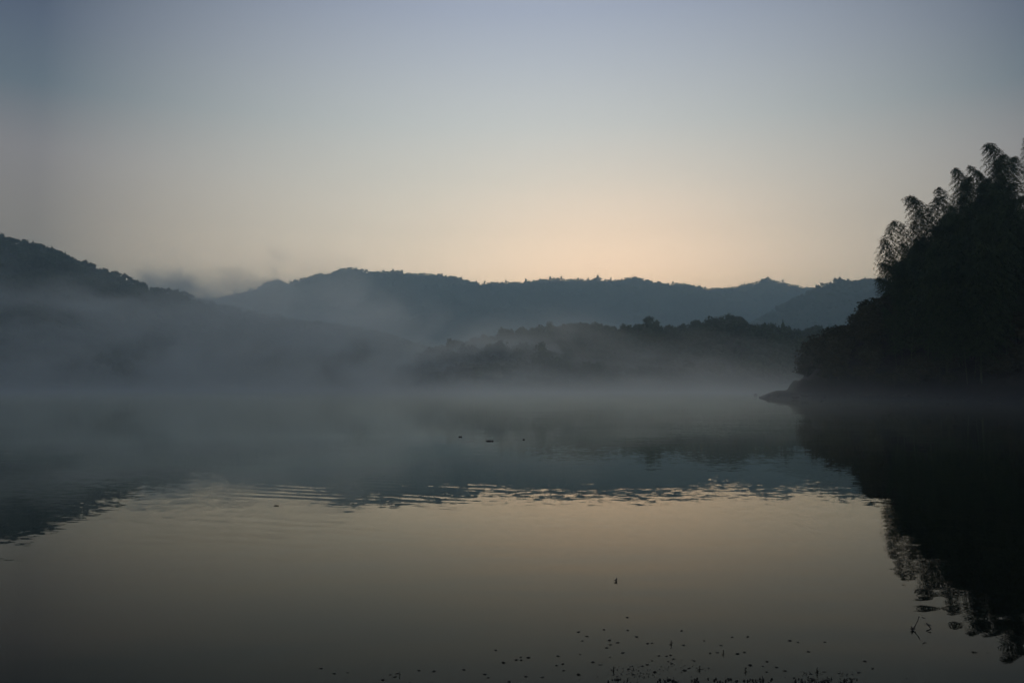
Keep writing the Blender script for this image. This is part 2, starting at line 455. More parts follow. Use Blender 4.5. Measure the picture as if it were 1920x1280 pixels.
def conifer_np(seed, clumps=60):
    q = np.random.default_rng(seed); Vs, Ts, off = [], [], 0
    for k in range(clumps):
        h = q.uniform(0.08, 1.0) ; rad = (1.02 - h) * 0.34
        a = q.uniform(0, 6.28)
        p = np.array([0, 0, h]); e = np.array([math.cos(a), math.sin(a), -0.35]); s = np.array([-math.sin(a), math.cos(a), 0]) * 0.05
        V = np.array([p - s, p + e * rad - s * 0.4, p + e * rad + s * 0.4, p + s]); Vs.append(V)
        Ts.append(np.array([[0, 1, 2], [0, 2, 3]]) + off); off += 4
    V = ICO1[0] * [0.14, 0.14, 0.42] + [0, 0, 0.45]; Vs.append(V); Ts.append(ICO1[1] + off)
    return np.vstack(Vs), np.vstack(Ts)
CONE_LOW = [conifer_np(50 + s) for s in range(3)]

def forest_mesh(name, pts, protos, mat):
    """pts: (x, y, z, width, height)"""
    Vs, Ts, off = [], [], 0
    for (x, y, z, wd, ht) in pts:
        V, T = protos[rng.randrange(len(protos))]
        a = rng.uniform(0, 6.28); c, s = math.cos(a), math.sin(a)
        W = np.empty_like(V)
        W[:, 0] = (V[:, 0] * c - V[:, 1] * s) * wd + x
        W[:, 1] = (V[:, 0] * s + V[:, 1] * c) * wd + y
        W[:, 2] = V[:, 2] * ht + z
        Vs.append(W); Ts.append(T + off); off += len(V)
    return mesh_np(name, np.vstack(Vs), np.vstack(Ts), mat)

# ------------------------------------------------------------------ hills
def interp(prof, x):
    xs_ = [p[0] for p in prof]; ys_ = [p[1] for p in prof]
    return float(np.interp(x, xs_, ys_))
class Ridge:
    """terrain seen from the lake: foot, crest following the photographed skyline, back slope"""
    def __init__(s, prof, foot, crest, back, canopy, rough, npx=8, nrow=26, shape=0.85, seed=0, jag=1.5):
        s.prof, s.foot, s.crest, s.back, s.canopy, s.rough, s.shape, s.seed = prof, foot, crest, back, canopy, rough, shape, seed
        s.jag = jag
        s.x0, s.x1, s.npx, s.nrow = prof[0][0], prof[-1][0], npx, nrow
    def dists(s, px):
        f = interp(s.foot, px); c = interp(s.crest, px) + noise.noise(Vector((px * 0.006, s.seed, 0))) * 0.06 * interp(s.crest, px)
        return f, c, c + s.back
    def point(s, px, v):
        """v 0..1 foot to crest, 1..1.6 behind"""
        f, c, bk = s.dists(px)
        top = at(px, interp(s.prof, px) + s.jag * noise.fractal(Vector((px * 0.045, s.seed * 5.0, 0)), 0.6, 2.2, 4), c)
        zc = max(1.0, top.z - s.canopy)
        if v <= 1:
            d = f + (c - f) * v
            z = -2.5 + (zc + 2.5) * (v ** s.shape * (1 - 0.25 * v) / 0.75 if False else v ** s.shape)
        else:
            q = (v - 1) / 0.6
            d = c + (bk - c) * q
            z = zc * (1 - q ** 1.5) - 3 * q
        k = d / c
        x, y = top.x * k, d
        env = 4 * v * (1 - v) if v < 1 else 0
        n_ = noise.fractal(Vector((x / s.rough[1], y / s.rough[1] + s.seed * 7, s.seed)), 0.7, 2.1, 5)
        z += n_ * s.rough[0] * env
        # never above the line of sight to the crest
        if v < 1: z = min(z, H + (zc - H) * (d / c) - 0.02 * (1 - v) * zc)
        return Vector((x, y, z))
    def mesh(s, name, mat):
        cols = int((s.x1 - s.x0) / s.npx) + 1
        vs = list(np.linspace(0, 1, s.nrow)) + [1.08, 1.2, 1.35, 1.6]
        V = []
        for i in range(cols):
            px = s.x0 + i * s.npx
            for v in vs: V.append(s.point(px, v)[:])
        n = len(vs); Q = []
        for i in range(cols - 1):
            for j in range(n - 1):
                a = i * n + j
                Q.append((a, a + n, a + n + 1, a + 1))
        return mesh_np(name, V, Q, mat, True)

far_prof = [(-900, 560), (-500, 540), (-200, 530), (0, 540), (200, 560), (350, 558), (400, 556), (430, 553), (460, 545), (480, 541), (500, 526), (520, 523), (538, 530),
            (560, 523), (590, 516), (615, 511), (645, 501), (668, 501), (690, 508), (740, 507), (790, 512), (820, 510), (850, 517), (880, 524), (900, 530),
            (920, 527), (960, 527), (1000, 525), (1045, 520), (1080, 523), (1120, 521), (1150, 524), (1165, 519), (1200, 519), (1235, 529), (1290, 531),
            (1325, 539), (1370, 537), (1410, 530), (1425, 524), (1440, 519), (1460, 526), (1480, 531), (1515, 538), (1560, 548), (1620, 560), (1700, 556), (1850, 570), (2100, 560), (2700, 580)]
mid_far_prof = [(1330, 640), (1400, 608), (1440, 585), (1480, 562), (1520, 541), (1550, 528), (1572, 521), (1600, 524), (1640, 521), (1700, 524), (1760, 518), (1850, 530), (2000, 522), (2300, 550), (2700, 600)]
left_prof = [(-1000, 330), (-700, 345), (-400, 372), (-200, 398), (0, 437), (33, 446), (83, 456), (110, 468), (133, 478), (173, 494), (217, 510), (240, 518), (267, 528),
             (287, 537), (317, 539), (350, 545), (377, 556), (433, 572), (500, 588), (570, 599), (640, 606), (700, 616), (760, 632), (800, 648), (850, 668), (950, 700)]
knoll_prof = [(-900, 560), (-300, 610), (0, 640), (200, 655), (340, 662), (390, 650), (430, 641), (500, 632), (545, 645), (590, 660), (635, 662), (660, 652), (690, 662), (730, 690), (790, 715), (840, 735)]
mid_prof = [(740, 700), (780, 672), (800, 660), (840, 642), (860, 635), (900, 627), (945, 620), (1000, 613), (1040, 608), (1090, 603), (1130, 606), (1180, 605), (1215, 600), (1240, 606),
            (1290, 607), (1330, 597), (1365, 592), (1385, 594), (1410, 603), (1450, 605), (1490, 611), (1540, 612), (1600, 612), (1700, 606), (1950, 600), (2300, 585), (2700, 580)]
C = lambda v: [(-2000, v), (3500, v)]
far_r = Ridge(far_prof, C(2300), C(3200), 560, 9, (70, 520), npx=4, nrow=24, seed=1, jag=2.2)
midfar_r = Ridge(mid_far_prof, C(1500), C(2050), 500, 8, (40, 300), npx=5, nrow=20, seed=2, jag=2.0)
left_r = Ridge(left_prof, [(-1000, 420), (0, 480), (400, 640), (950, 900)], [(-1000, 820), (0, 980), (400, 1250), (950, 1500)], 350, 8, (22, 160), npx=6, nrow=26, seed=3, jag=2.4)
knoll_r = Ridge(knoll_prof, [(-900, 330), (300, 400), (840, 430)], [(-900, 420), (300, 500), (840, 520)], 120, 8, (5, 60), npx=8, nrow=14, seed=4)
mid_r = Ridge(mid_prof, [(740, 380), (1000, 320), (1500, 300), (2700, 300)], [(740, 470), (1000, 540), (1500, 520), (2700, 420)], 160, 8, (9, 70), npx=6, nrow=22, seed=5)
for r_, nm, lb in ((far_r, 'mountain', 'long blue grey mountain ridge across the far side of the valley'),
                   (midfar_r, 'mountain', 'nearer dark blue shoulder of the mountains at the right'),
                   (left_r, 'hill', 'steep dark hillside descending from the left edge'),
                   (knoll_r, 'hill', 'low wooded knolls on the left shore, half lost in mist'),
                   (mid_r, 'hill', 'low dark wooded hill across the water at centre right')):
    tag(link(nm, r_.mesh(nm, M_HILL)), lb, kind='structure')

def scatter(r, n, v0, v1, wd, ht, px0=None, px1=None, sink=0.12):
    pts = []
    for _ in range(n):
        px = rng.uniform(px0 if px0 is not None else r.x0, px1 if px1 is not None else r.x1)
        v = rng.uniform(v0, v1)
        if v < 1: v = v ** 0.8
        p = r.point(px, v)
        if p.z < 0.2: continue
        s = rng.uniform(0.7, 1.3)
        pts.append((p.x, p.y, p.z - sink * ht * s, wd * s, ht * s * rng.uniform(0.85, 1.15)))
    return pts
low = CROWN_LOW
tag(link('woodland', forest_mesh('woodland', scatter(far_r, 9000, 0.35, 1.0, 20, 12) + scatter(far_r, 2200, 0.99, 1.01, 12, 9) + scatter(far_r, 260, 0.995, 1.005, 15, 17) + scatter(far_r, 60, 0.998, 1.002, 13, 23), low, M_FOREST)),
    'distant tree cover along the far mountain ridge', kind='stuff')
tag(link('woodland', forest_mesh('woodland', scatter(midfar_r, 2600, 0.2, 1.0, 16, 11) + scatter(midfar_r, 700, 0.99, 1.01, 10, 9) + scatter(midfar_r, 90, 0.995, 1.005, 12, 15), low, M_FOREST)),
    'tree cover on the mountain shoulder at the right', kind='stuff')
tag(link('woodland', forest_mesh('woodland', scatter(left_r, 6500, 0.1, 1.02, 12, 9) + scatter(left_r, 700, 0.985, 1.02, 8, 8), low + CONE_LOW[:1], M_FOREST)),
    'dense trees covering the steep left hillside', kind='stuff')
tag(link('woodland', forest_mesh('woodland', scatter(knoll_r, 1100, 0.1, 1.05, 10, 9), CROWN_MID, M_FOREST)),
    'trees covering the misty knolls on the left shore', kind='stuff')
tag(link('woodland', forest_mesh('woodland', scatter(mid_r, 2600, 0.04, 1.03, 10, 8.5), CROWN_MID, M_FOREST)),
    'dense trees covering the low hill across the water', kind='stuff')

# ------------------------------------------------------------------ single trees that stand out on the skylines
def make_tree_meshes(seed, conifer=False):
    q = random.Random(seed)
    G = Geo()
    path = [(0, 0, -0.5)] + [(q.uniform(-.1, .1) * k, q.uniform(-.1, .1) * k, k * 1.5) for k in range(1, 5)]
    G.add(*tube(path, [0.22, 0.19, 0.15, 0.11, 0.06], 6))
    for k in range(5):
        z0 = q.uniform(2.2, 5.0); a = q.uniform(0, 6.28); L = q.uniform(1.2, 2.4)
        G.add(*tube([(0, 0, z0), (math.cos(a) * L * .5, math.sin(a) * L * .5, z0 + L * .4), (math.cos(a) * L, math.sin(a) * L, z0 + L * .7)], [0.09, 0.06, 0.02], 4))
    tr = G.mesh('trunk', M_BARK)
    if conifer:
        V, T = conifer_np(seed, 130); V = V * [8.5, 8.5, 8.6] + [0, 0, 0.6]
    else:
        V, T = crown_np(0.5, 7, 220, 0.06, seed); V = V * [7.5, 7.5, 7.4] + [0, 0, 1.2]
    cr = mesh_np('crown', V, T, M_LEAF)
    return tr, cr
TREES = [make_tree_meshes(100 + k) for k in range(5)] + [make_tree_meshes(200 + k, True) for k in range(2)]
def tree(p, s, kind, label, group, name='tree', squash=1.0):
    root = empty(name, p)
    root.scale = (s * squash, s * squash, s)
    root.rotation_euler = (0, 0, rng.uniform(0, 6.28))
    tag(root, label, 'tree', group)
    link('trunk', TREES[kind][0], root)
    tag(link('crown', TREES[kind][1], root), kind='stuff')
    return root
# crest of the low hill across the water
px = 800.0
while px < 1640:
    v = rng.uniform(0.96, 1.0)
    p = mid_r.point(px, v)
    tree((p.x, p.y, p.z - 0.8), rng.uniform(0.75, 1.1), rng.choice([0, 1, 2, 3, 4]), 'dark rounded tree on the crest of the low hill across the water', 'trees along the crest of the low hill')
    px += rng.uniform(9, 17)
for px, s, kd, lb in ((945, 1.35, 0, 'round tree rising alone left on the low hill crest, where it starts to climb'),
                      (1032, 1.2, 1, 'rounded tree on the low hill crest just left of the middle'),
                      (1215, 1.3, 4, 'rounded tree standing above the middle of the low hill crest'),
                      (1305, 1.25, 2, 'tree standing up at the left foot of the low hill highest hump'),
                      (1365, 1.15, 3, 'broad tree on the highest hump of the low hill'),
                      (1468, 1.25, 6, 'thin pointed tree on the right shoulder of the low hill')):
    p = mid_r.point(px, 0.99)
    tree((p.x, p.y, p.z), s, kd, lb, None)
# crest of the steep left hill
px = 4.0
while px < 300:
    p = left_r.point(px, 1.0)
    tree((p.x, p.y, p.z - 1.5), rng.uniform(0.7, 1.35), rng.choice([0, 1, 2, 3, 5, 6]), 'small dark tree on the skyline of the steep left hill', 'trees along the skyline of the left hill')
    px += rng.uniform(5, 10)
for px, s, lb in ((175, 1.15, 'round tree standing proud half way down the left hill skyline'),
                  (197, 1.15, 'second round tree below the highest one on the left hill skyline'),
                  (213, 1.25, 'broad tree lower on the left hill skyline, between two round ones'),
                  (234, 1.2, 'last round tree low on the left hill skyline before the saddle')):
    p = left_r.point(px, 1.0)
    tree((p.x, p.y, p.z - 0.5), s, rng.choice([0, 1, 2]), lb, None, squash=1.15)

# ------------------------------------------------------------------ right bank: ground
def bank_h(x, y):
    """height of the right bank over the water; shoreline swings towards the camera at the right"""
    shore = 128 - max(0.0, x - 36) * 0.80 + 2.2 * noise.noise(Vector((x * 0.12, 3.3, 0)))
    shore = max(shore, 40)
    inland = y - shore
    side = x - 38.8 * max(y, 120) / 126.0
    e = min(inland, side)
    if e <= 0: return max(-3.0, e * 0.25)
    z = 0.15 * e if e < 5 else 0.75 + (e - 5) * 0.70
    z = z if z < 40 else 40 + (z - 40) * 0.2
    if y > 152: z = z * max(0.0, 1 - (y - 152) / 70.0) ** 0.7 - (y - 152) * 0.05
    terr = 0.6 * (1 + math.sin(z * 3.3 + x * 0.15)) * min(1, e / 3)
    z += terr * 0.5 + 1.1 * noise.fractal(Vector((x * 0.06, y * 0.06, 1.7)), 0.8, 2.0, 5) * min(1.0, e / 7.0)
    return z
V, Q = [], []
bx = np.concatenate([np.linspace(28, 110, 150), np.linspace(112, 260, 40)])
by = np.concatenate([np.linspace(36, 170, 150), np.linspace(173, 290, 25)])
for y in by:
    for x in bx: V.append((x, y, bank_h(x, y)))
nbx = len(bx)
for j in range(len(by) - 1):
    for i in range(nbx - 1):
        a = j * nbx + i
        if max(V[a][2], V[a + 1][2], V[a + nbx][2], V[a + nbx + 1][2]) > -2.9: Q.append((a, a + 1, a + nbx + 1, a + nbx))
tag(link('bank', mesh_np('bank', V, Q, M_BANK, True)), 'dark earthen bank running down into the water at the right', kind='structure')

# loose stones along the foot of the bank
def stone_mesh(seed, flat=0.6):
    q = random.Random(seed); V, T = ICO2
    W = []
    for v in V:
        d = 1 + 0.35 * noise.noise(Vector(v) * 1.3 + Vector((seed, 0, 0))) + 0.12 * noise.noise(Vector(v) * 4 + Vector((seed, 9, 0)))
        W.append((v[0] * d, v[1] * d * 0.8, v[2] * d * flat))
    return mesh_np('rock', W, T, M_ROCK)
STONES = [stone_mesh(k * 3.7) for k in range(5)]
o = link('rock', STONES[0])
p = on_water(1417, 741)
o.location = (p.x, p.y, 0.12); o.scale = (0.42, 0.4, 0.55)
tag(o, 'small lone rock in the water off the tip of the right bank', 'rock')
for k in range(34):
    x = 38 + k * 1.25 + rng.uniform(-.5, .5)
    y0 = None
    for yy in np.arange(60, 150, 0.25):
        if bank_h(x, yy) > 0.05: y0 = yy; break
    if y0 is None: continue
    y = y0 + rng.uniform(0.2, 2.5)
    o = link('rock', STONES[rng.randrange(5)])
    s = rng.uniform(0.22, 0.6)
    o.location = (x, y, bank_h(x, y) + s * 0.1); o.scale = (s * 1.3, s, s); o.rotation_euler = (0, 0, rng.uniform(0, 6.28))
    tag(o, 'dark stone at the foot of the right bank by the waterline', 'rock', 'stones along the foot of the right bank')

# ------------------------------------------------------------------ bamboo
def make_bamboo(seed, L=15.0, density=1.0):
    q = random.Random(seed)
    lean = q.uniform(0.5, 1.6); droop = q.uniform(0.4, 1.9)
    path, N = [], 22
    for i in range(N):
        t_ = i / (N - 1)
        path.append(Vector((lean * t_ ** 2 + droop * t_ ** 6, 0.3 * math.sin(t_ * 2 + seed), L * (t_ - 0.07 * t_ ** 5 * droop / 2))))
    G = Geo()
    rad = [0.055 * (1 - 0.9 * (i / (N - 1))) + 0.004 for i in range(N)]
    G.add(*tube([tuple(p) for p in path], rad, 7))
    for i in range(1, N - 2):                      # node rings
        p = path[i]
        G.add(*tube([tuple(p - Vector((0, 0, 0.02))), tuple(p), tuple(p + Vector((0, 0, 0.02)))], [rad[i] * 1.02, rad[i] * 1.25, rad[i] * 1.02], 7))
    L_ = Geo()
    def leaf(p, d, ln, wd):
        sd = d.cross(Vector((0, 0, 1)))
        if sd.length < 1e-3: sd = Vector((1, 0, 0))
        sd = (sd.normalized() + Vector((q.uniform(-.4, .4), q.uniform(-.4, .4), q.uniform(-.4, .4)))).normalized() * wd
        m_ = p + d * ln * 0.45; e_ = p + d * ln + Vector((0, 0, -0.12 * ln))
        L_.add([tuple(p), tuple(m_ - sd), tuple(e_), tuple(m_ + sd)], [(0, 1, 2), (0, 2, 3)])
    nb = int(125 * density)
    ang = q.uniform(0, 6.28)
    for k in range(nb):
        t_ = 0.22 + 0.78 * (k / nb) ** 0.85
        i = min(N - 2, int(t_ * (N - 1))); fr = t_ * (N - 1) - i
        p = path[i].lerp(path[i + 1], fr)
        ang += 2.4
        up = 0.55 * (1 - t_) + 0.25
        bl = (2.25 * math.sin(min(1, (1.03 - t_) * 2.2) * 1.5708) + 0.35) * q.uniform(0.7, 1.15)
        d = Vector((math.cos(ang), math.sin(ang), up)).normalized()
        pts = []
        for s in range(7):
            u = s / 6
            pts.append(p + d * bl * u + Vector((0, 0, -0.70 * bl * u ** 2.2)))
        G.add(*tube([tuple(pts[0]), tuple(pts[3]), tuple(pts[6])], [0.012, 0.008, 0.003], 3))
        for s in range(1, 7):
            for _ in range(8 if s > 2 else 6):
                a2 = ang + q.uniform(-0.9, 0.9)
                dd = Vector((math.cos(a2), math.sin(a2), q.uniform(-1.3, -0.1))).normalized()
                leaf(pts[s] + Vector((q.uniform(-.22, .22), q.uniform(-.22, .22), q.uniform(-.15, .15))), dd, q.uniform(0.22, 0.5), q.uniform(0.03, 0.055))
    tip = path[-1]
    for _ in range(26):
        a2 = q.uniform(0, 6.28)
        leaf(tip + Vector((q.uniform(-.15, .1), q.uniform(-.15, .15), q.uniform(-.6, .1))), Vector((math.cos(a2), math.sin(a2), q.uniform(-1, .3))).normalized(), q.uniform(0.25, 0.45), 0.04)
    return G.mesh('culm', M_CULM), L_.mesh('foliage', M_BAMBOO)
BAM = [make_bamboo(11 + k, 15.0) for k in range(6)] + [make_bamboo(31 + k, 15.0, 0.62) for k in range(3)] + [make_bamboo(51 + k, 15.0, 0.4) for k in range(2)]
def bamboo(x, y, h, kind, rz, label, group=None, zb=None, tilt=0.0):
    z = bank_h(x, y) if zb is None else zb
    root = empty('bamboo', (x, y, z - 0.2))
    s = h / 15.0
    wd = max(s, 0.8) * rng.uniform(0.72, 1.2)
    root.scale = (wd, wd, s); root.rotation_euler = (rng.uniform(-0.07, 0.07), rng.uniform(-0.07, 0.07), rz)
    tag(root, label, 'bamboo', group)
    link('culm', BAM[kind][0], root)
    tag(link('foliage', BAM[kind][1], root), kind='stuff')
    return root
# stems that stand out against the sky, read from the photograph: pixel of the tip, distance
TIPS = [(1652, 452, 139, 'leftmost bamboo of the stand, thin and see-through against the sky', math.pi),
        (1672, 425, 141, 'second bamboo from the left of the stand, thin plume against the sky', 3.6),
        (1690, 410, 143, 'slim bamboo just left of the first tall spire of the stand', 0.5),
        (1720, 360, 141, 'bamboo with a pointed upright tip, first tall spire of the stand', 2.6),
        (1752, 372, 144, 'faint thin bamboo right of the first tall spire', 0.2),
        (1768, 385, 138, 'short dense bamboo in the dip between the two taller plumes', 2.0),
        (1795, 313, 139, 'bamboo with a hooked tip bending over to the left', 3.1),
        (1822, 330, 142, 'bamboo behind the hooked one, its plume leaning right', 0.1),
        (1862, 268, 138, 'tallest fully visible bamboo with a broad airy plume', 3.3),
        (1885, 292, 141, 'bamboo leaning right beside the tallest plume', 0.0),
        (1914, 263, 137, 'tall bamboo cut by the right edge of the picture', 3.0),
        (1664, 492, 136, 'short dark bamboo low at the left edge of the stand', 2.4)]
for i, (px, py, D, lb, rz) in enumerate(TIPS):
    tp = at(px, py, D)
    k = 6 + i % 3 if px in (1652, 1672, 1690, 1752) else i % 6
    gx, gy = tp.x + 1.6 * (1 if math.cos(rz) < 0 else -1), D
    zb = bank_h(gx, gy)
    h = tp.z - zb + 1.0
    bamboo(gx, gy, max(7.0, min(h, 19.0)), k, rz, lb, zb=tp.z - max(7.0, min(h, 19.0)) + 1.0 if h > 19 else None)
for px, py in ((1660, 520), (1681, 470), (1703, 420), (1738, 392), (1758, 400), (1781, 352), (1808, 348), (1835, 305), (1850, 318), (1876, 300), (1898, 290), (1712, 455), (1790, 400), (1668, 560)):
    D = rng.uniform(141, 148); tp = at(px, py, D); zb = bank_h(tp.x + 1, D)
    h = max(8.0, min(tp.z - zb + 0.8, 19.0))
    bamboo(tp.x + rng.uniform(-1, 1), D, h, rng.randrange(11), rng.uniform(0, 6.28), 'bamboo plume half hidden between taller ones along the top of the stand', 'half hidden plumes along the top of the stand', zb=tp.z - h + 0.8)
# the mass of the stand behind and below
top_prof = [(1650, 590), (1680, 545), (1698, 475), (1722, 418), (1760, 418), (1800, 368), (1860, 325), (1920, 308), (2050, 270), (2300, 230), (2600, 240)]
n_b = 0
tries = 0
while n_b < 170 and tries < 6000:
    tries += 1
    D = rng.uniform(112, 152); px = rng.uniform(1655, 2300) if rng.random() < 0.5 else rng.uniform(1665, 1900)
    g0 = at(px, 700, D); zb = bank_h(g0.x, D)
    if zb < 2.0: continue
    ty = interp(top_prof, px) + abs(rng.gauss(0, 1)) * 55 + 6
    tz = at(px, ty, D).z
    h = tz - zb
    if h < 6: continue
    h = min(h, 18)
    bamboo(g0.x, D, h, rng.randrange(6), rng.uniform(0, 6.28), 'dark bamboo massed inside the stand on the right bank', 'bamboo massed inside the stand')
    n_b += 1

# ------------------------------------------------------------------ shrubs and trees under the bamboo
def make_shrub(seed):
    q = random.Random(seed)
    G = Geo()
    for k in range(6):
        a = q.uniform(0, 6.28); L = q.uniform(1.2, 2.2)
        G.add(*tube([(0, 0, -0.2), (math.cos(a) * L * .25, math.sin(a) * L * .25, L * .6), (math.cos(a) * L * .6, math.sin(a) * L * .6, L * 1.1)], [0.05, 0.035, 0.012], 5))
    V, T = crown_np(0.55, 8, 900, 0.042, seed, inner=0.62)
    V = V * [3.6, 3.6, 3.0] + [0, 0, 0.1]
    return G.mesh('stem', M_BARK), mesh_np('foliage', V, T, M_SHRUB)
SHR = [make_shrub(300 + k) for k in range(5)]
def shrub(x, y, s, label, group=None, squash=1.0):
    root = empty('shrub', (x, y, bank_h(x, y) - 0.25))
    root.scale = (s, s, s * squash); root.rotation_euler = (0, 0, rng.uniform(0, 6.28))
    tag(root, label, 'shrub', group)
    k = rng.randrange(5)
    link('stem', SHR[k][0], root)
    tag(link('foliage', SHR[k][1], root), kind='stuff')
edge = [(1512, 668), (1530, 640), (1548, 622), (1566, 612), (1590, 606), (1612, 588), (1628, 572), (1645, 562), (1660, 545), (1700, 520)]
names = ['lowest shrub at the left tip of the overgrown bank', 'shrub second from the tip of the overgrown bank', 'shrub leaning over the water side, third from the tip', 'rounded shrub on the step of the bank outline', 'thin twiggy shrub rising above the step of the bank outline',
         'shrub below the leftmost bamboo', 'dense shrub under the leftmost bamboo, touching the skyline', 'highest shrub, against the foot of the leftmost bamboo']
for i in range(len(edge) - 2):
    px, py = edge[i]
    D = 141 - i * 0.5
    tp = at(px, py, D)
    zb = bank_h(tp.x, D)
    s = max(0.8, (tp.z - zb + 0.3) / 3.0)
    shrub(tp.x, D, min(s, 2.6), names[i], squash=1.0 if s < 2.6 else s / 2.6)
n_s, tries = 0, 0
while n_s < 190 and tries < 7000:
    tries += 1
    px = rng.uniform(1528, 2250); D = rng.uniform(100, 150)
    g0 = at(px, 700, D); zb = bank_h(g0.x, D)
    if zb < 2.0: continue
    lim = at(px, interp(edge + [(1750, 500), (2300, 420)], px) + 14, D).z - zb
    s = rng.uniform(0.9, 2.0)
    s = min(s, lim / 3.0, 0.5 + (zb - 1.2) * 0.25)
    if s < 0.45: continue
    shrub(g0.x, D, s, 'dark shrub crowding the slope below the bamboo', 'shrubs crowding the slope of the right bank')
    n_s += 1

# ------------------------------------------------------------------ things floating on the water
def leaf_mesh(seed):
    """a dead curled leaf, stalk and all"""
    q = random.Random(seed)
    V, T = [], []
    n = 7
    curl = q.uniform(0.25, 0.5)
    for i in range(n):
        t_ = i / (n - 1); wd = math.sin(math.pi * min(1, t_ * 0.96 + 0.02)) ** 0.7 * 0.36
        for s in (-1, -0.5, 0, 0.5, 1):
            V.append(((t_ - 0.5), s * wd, 0.02 + curl * (1 - s * s) * math.sin(math.pi * t_) * 0.7 + q.uniform(-.02, .02)))
    for i in range(n - 1):
        for s in range(4):
            a = i * 5 + s
            T += [(a, a + 1, a + 6), (a, a + 6, a + 5)]
    G = Geo(); G.add(V, T)
    G.add(*tube([(-0.5, 0, 0.02), (-0.68, 0.03, 0.05), (-0.8, 0.02, 0.12)], [0.02, 0.015, 0.01], 4))
    return G.mesh('floating_leaf', M_DEBRIS)
LEAVES = [leaf_mesh(400 + k) for k in range(6)]
def floater(px, py, wpx, label, group=None):
    p = on_water(px, py, 0.0)
    o = link('floating_leaf', LEAVES[rng.randrange(6)])
    s = wpx / F * p.y * 1.05
    o.location = (p.x, p.y, 0.001); o.scale = (s, s * rng.uniform(0.75, 1.05), s * rng.uniform(0.45, 0.95)); o.rotation_euler = (rng.uniform(-.1, .1), rng.uniform(-.1, .1), rng.uniform(-0.5, 0.5) + rng.choice([0, math.pi]))
    tag(o, label, 'leaf', group)
    return o
A = lambda X_, Y_: (900 + X_ / 5.0526, 1140 + Y_ / 5.0526)
B = lambda X_, Y_: (1240 + X_ / 4.5714, 1140 + Y_ / 4.5714)
Cc = lambda X_, Y_: (560 + X_ / 4.8, 1140 + Y_ / 4.8)
many = [A(150, 396), A(386, 462), A(345, 487), A(390, 490), A(458, 465), A(222, 513), A(740, 452), A(785, 526), A(792, 588), A(928, 226), A(1014, 265), A(970, 308),
        A(1175, 202), A(1400, 208), A(1483, 269), A(1226, 302), A(1303, 324), A(1235, 343), A(1200, 373), A(948, 436), A(1352, 421), A(1630, 328), A(1586, 332),
        A(1628, 495), A(1783, 502), A(1817, 523), A(1806, 443), A(1833, 479), A(1695, 448), A(1768, 453), A(1232, 462), A(1140, 533), A(1070, 508), A(1443, 546),
        A(1586, 532), A(1537, 546), A(1408, 574), A(1450, 625), A(1655, 603), A(933, 626), A(435, 645), A(590, 652), A(78, 655), A(275, 692), A(45, 624), A(725, 540),
        B(173, 192), B(610, 245), B(741, 243), B(367, 277), B(1101, 277), B(1171, 291), B(1402, 289), B(513, 317), B(418, 384), B(481, 379), B(653, 389), B(713, 377),
        B(281, 449), B(907, 456), B(871, 496), B(903, 544), B(988, 504), B(1060, 535), B(763, 487), B(1261, 370), B(1744, 453), B(1811, 516), B(1695, 549), B(1524, 556),
        B(1617, 600), B(1650, 602), B(1281, 600), B(1136, 596), B(1283, 563), B(405, 512), B(190, 315), B(200, 531), B(240, 512),
        Cc(202, 540), Cc(320, 586), Cc(440, 576), Cc(825, 596), Cc(865, 618), Cc(757, 643), Cc(1083, 559), Cc(1219, 565), Cc(1486, 552), Cc(1678, 593), Cc(1705, 623),
        Cc(1772, 376), Cc(1843, 488), Cc(995, 668), Cc(1895, 660), (1085, 1184), (745, 1262)]
single = {(1176, 1157): 'leaf floating farthest out, alone ahead of the scattered leaves'}
for (px, py) in many:
    floater(px, py, rng.uniform(4.2, 8.0), 'small dark dead leaf floating on the near water', 'dead leaves floating on the near water')
for (px, py), lb in single.items(): floater(px, py, 6, lb)

def sprig(px, py, hpx, seed, label):
    """a water weed shoot standing out of the surface: stem and small leaves, part by part"""
    q = random.Random(seed)
    p = on_water(px, py, 0.0); s = hpx * 0.8 / F * p.y
    root = empty('water_weed', (p.x, p.y, 0.0))
    root.scale = (s, s, s)
    tag(root, label, 'water plant')
    pts = [(0, 0, -0.3), (0.03, 0, 0.3), (q.uniform(-.15, .15), 0, 0.7), (q.uniform(-.2, .2), 0.02, 1.0)]
    G = Geo(); G.add(*tube(pts, [0.12, 0.11, 0.08, 0.05], 6)); link('stem', G.mesh('stem', M_DEBRIS), root)
    for k in range(7):
        t_ = q.choice([0.05, 0.1, 0.3, 0.6, 1.0]); a = q.uniform(0, 6.28); ln = q.uniform(0.35, 0.65)
        c = Vector((pts[-1][0] * t_, 0, t_)); d = Vector((math.cos(a), math.sin(a) * .8, q.uniform(-.1, .5))); sd = Vector((-math.sin(a), math.cos(a), 0.2)) * 0.2
        up = Vector((0, 0, 0.05))
        me = mesh_np('leaf', [tuple(c), tuple(c + d * ln * .5 - sd), tuple(c + d * ln), tuple(c + d * ln * .5 + sd), tuple(c + d * ln * .5 + up)],
                     [(0, 1, 4), (1, 2, 4), (2, 3, 4), (3, 0, 4)], M_DEBRIS)
        link('leaf', me, root)
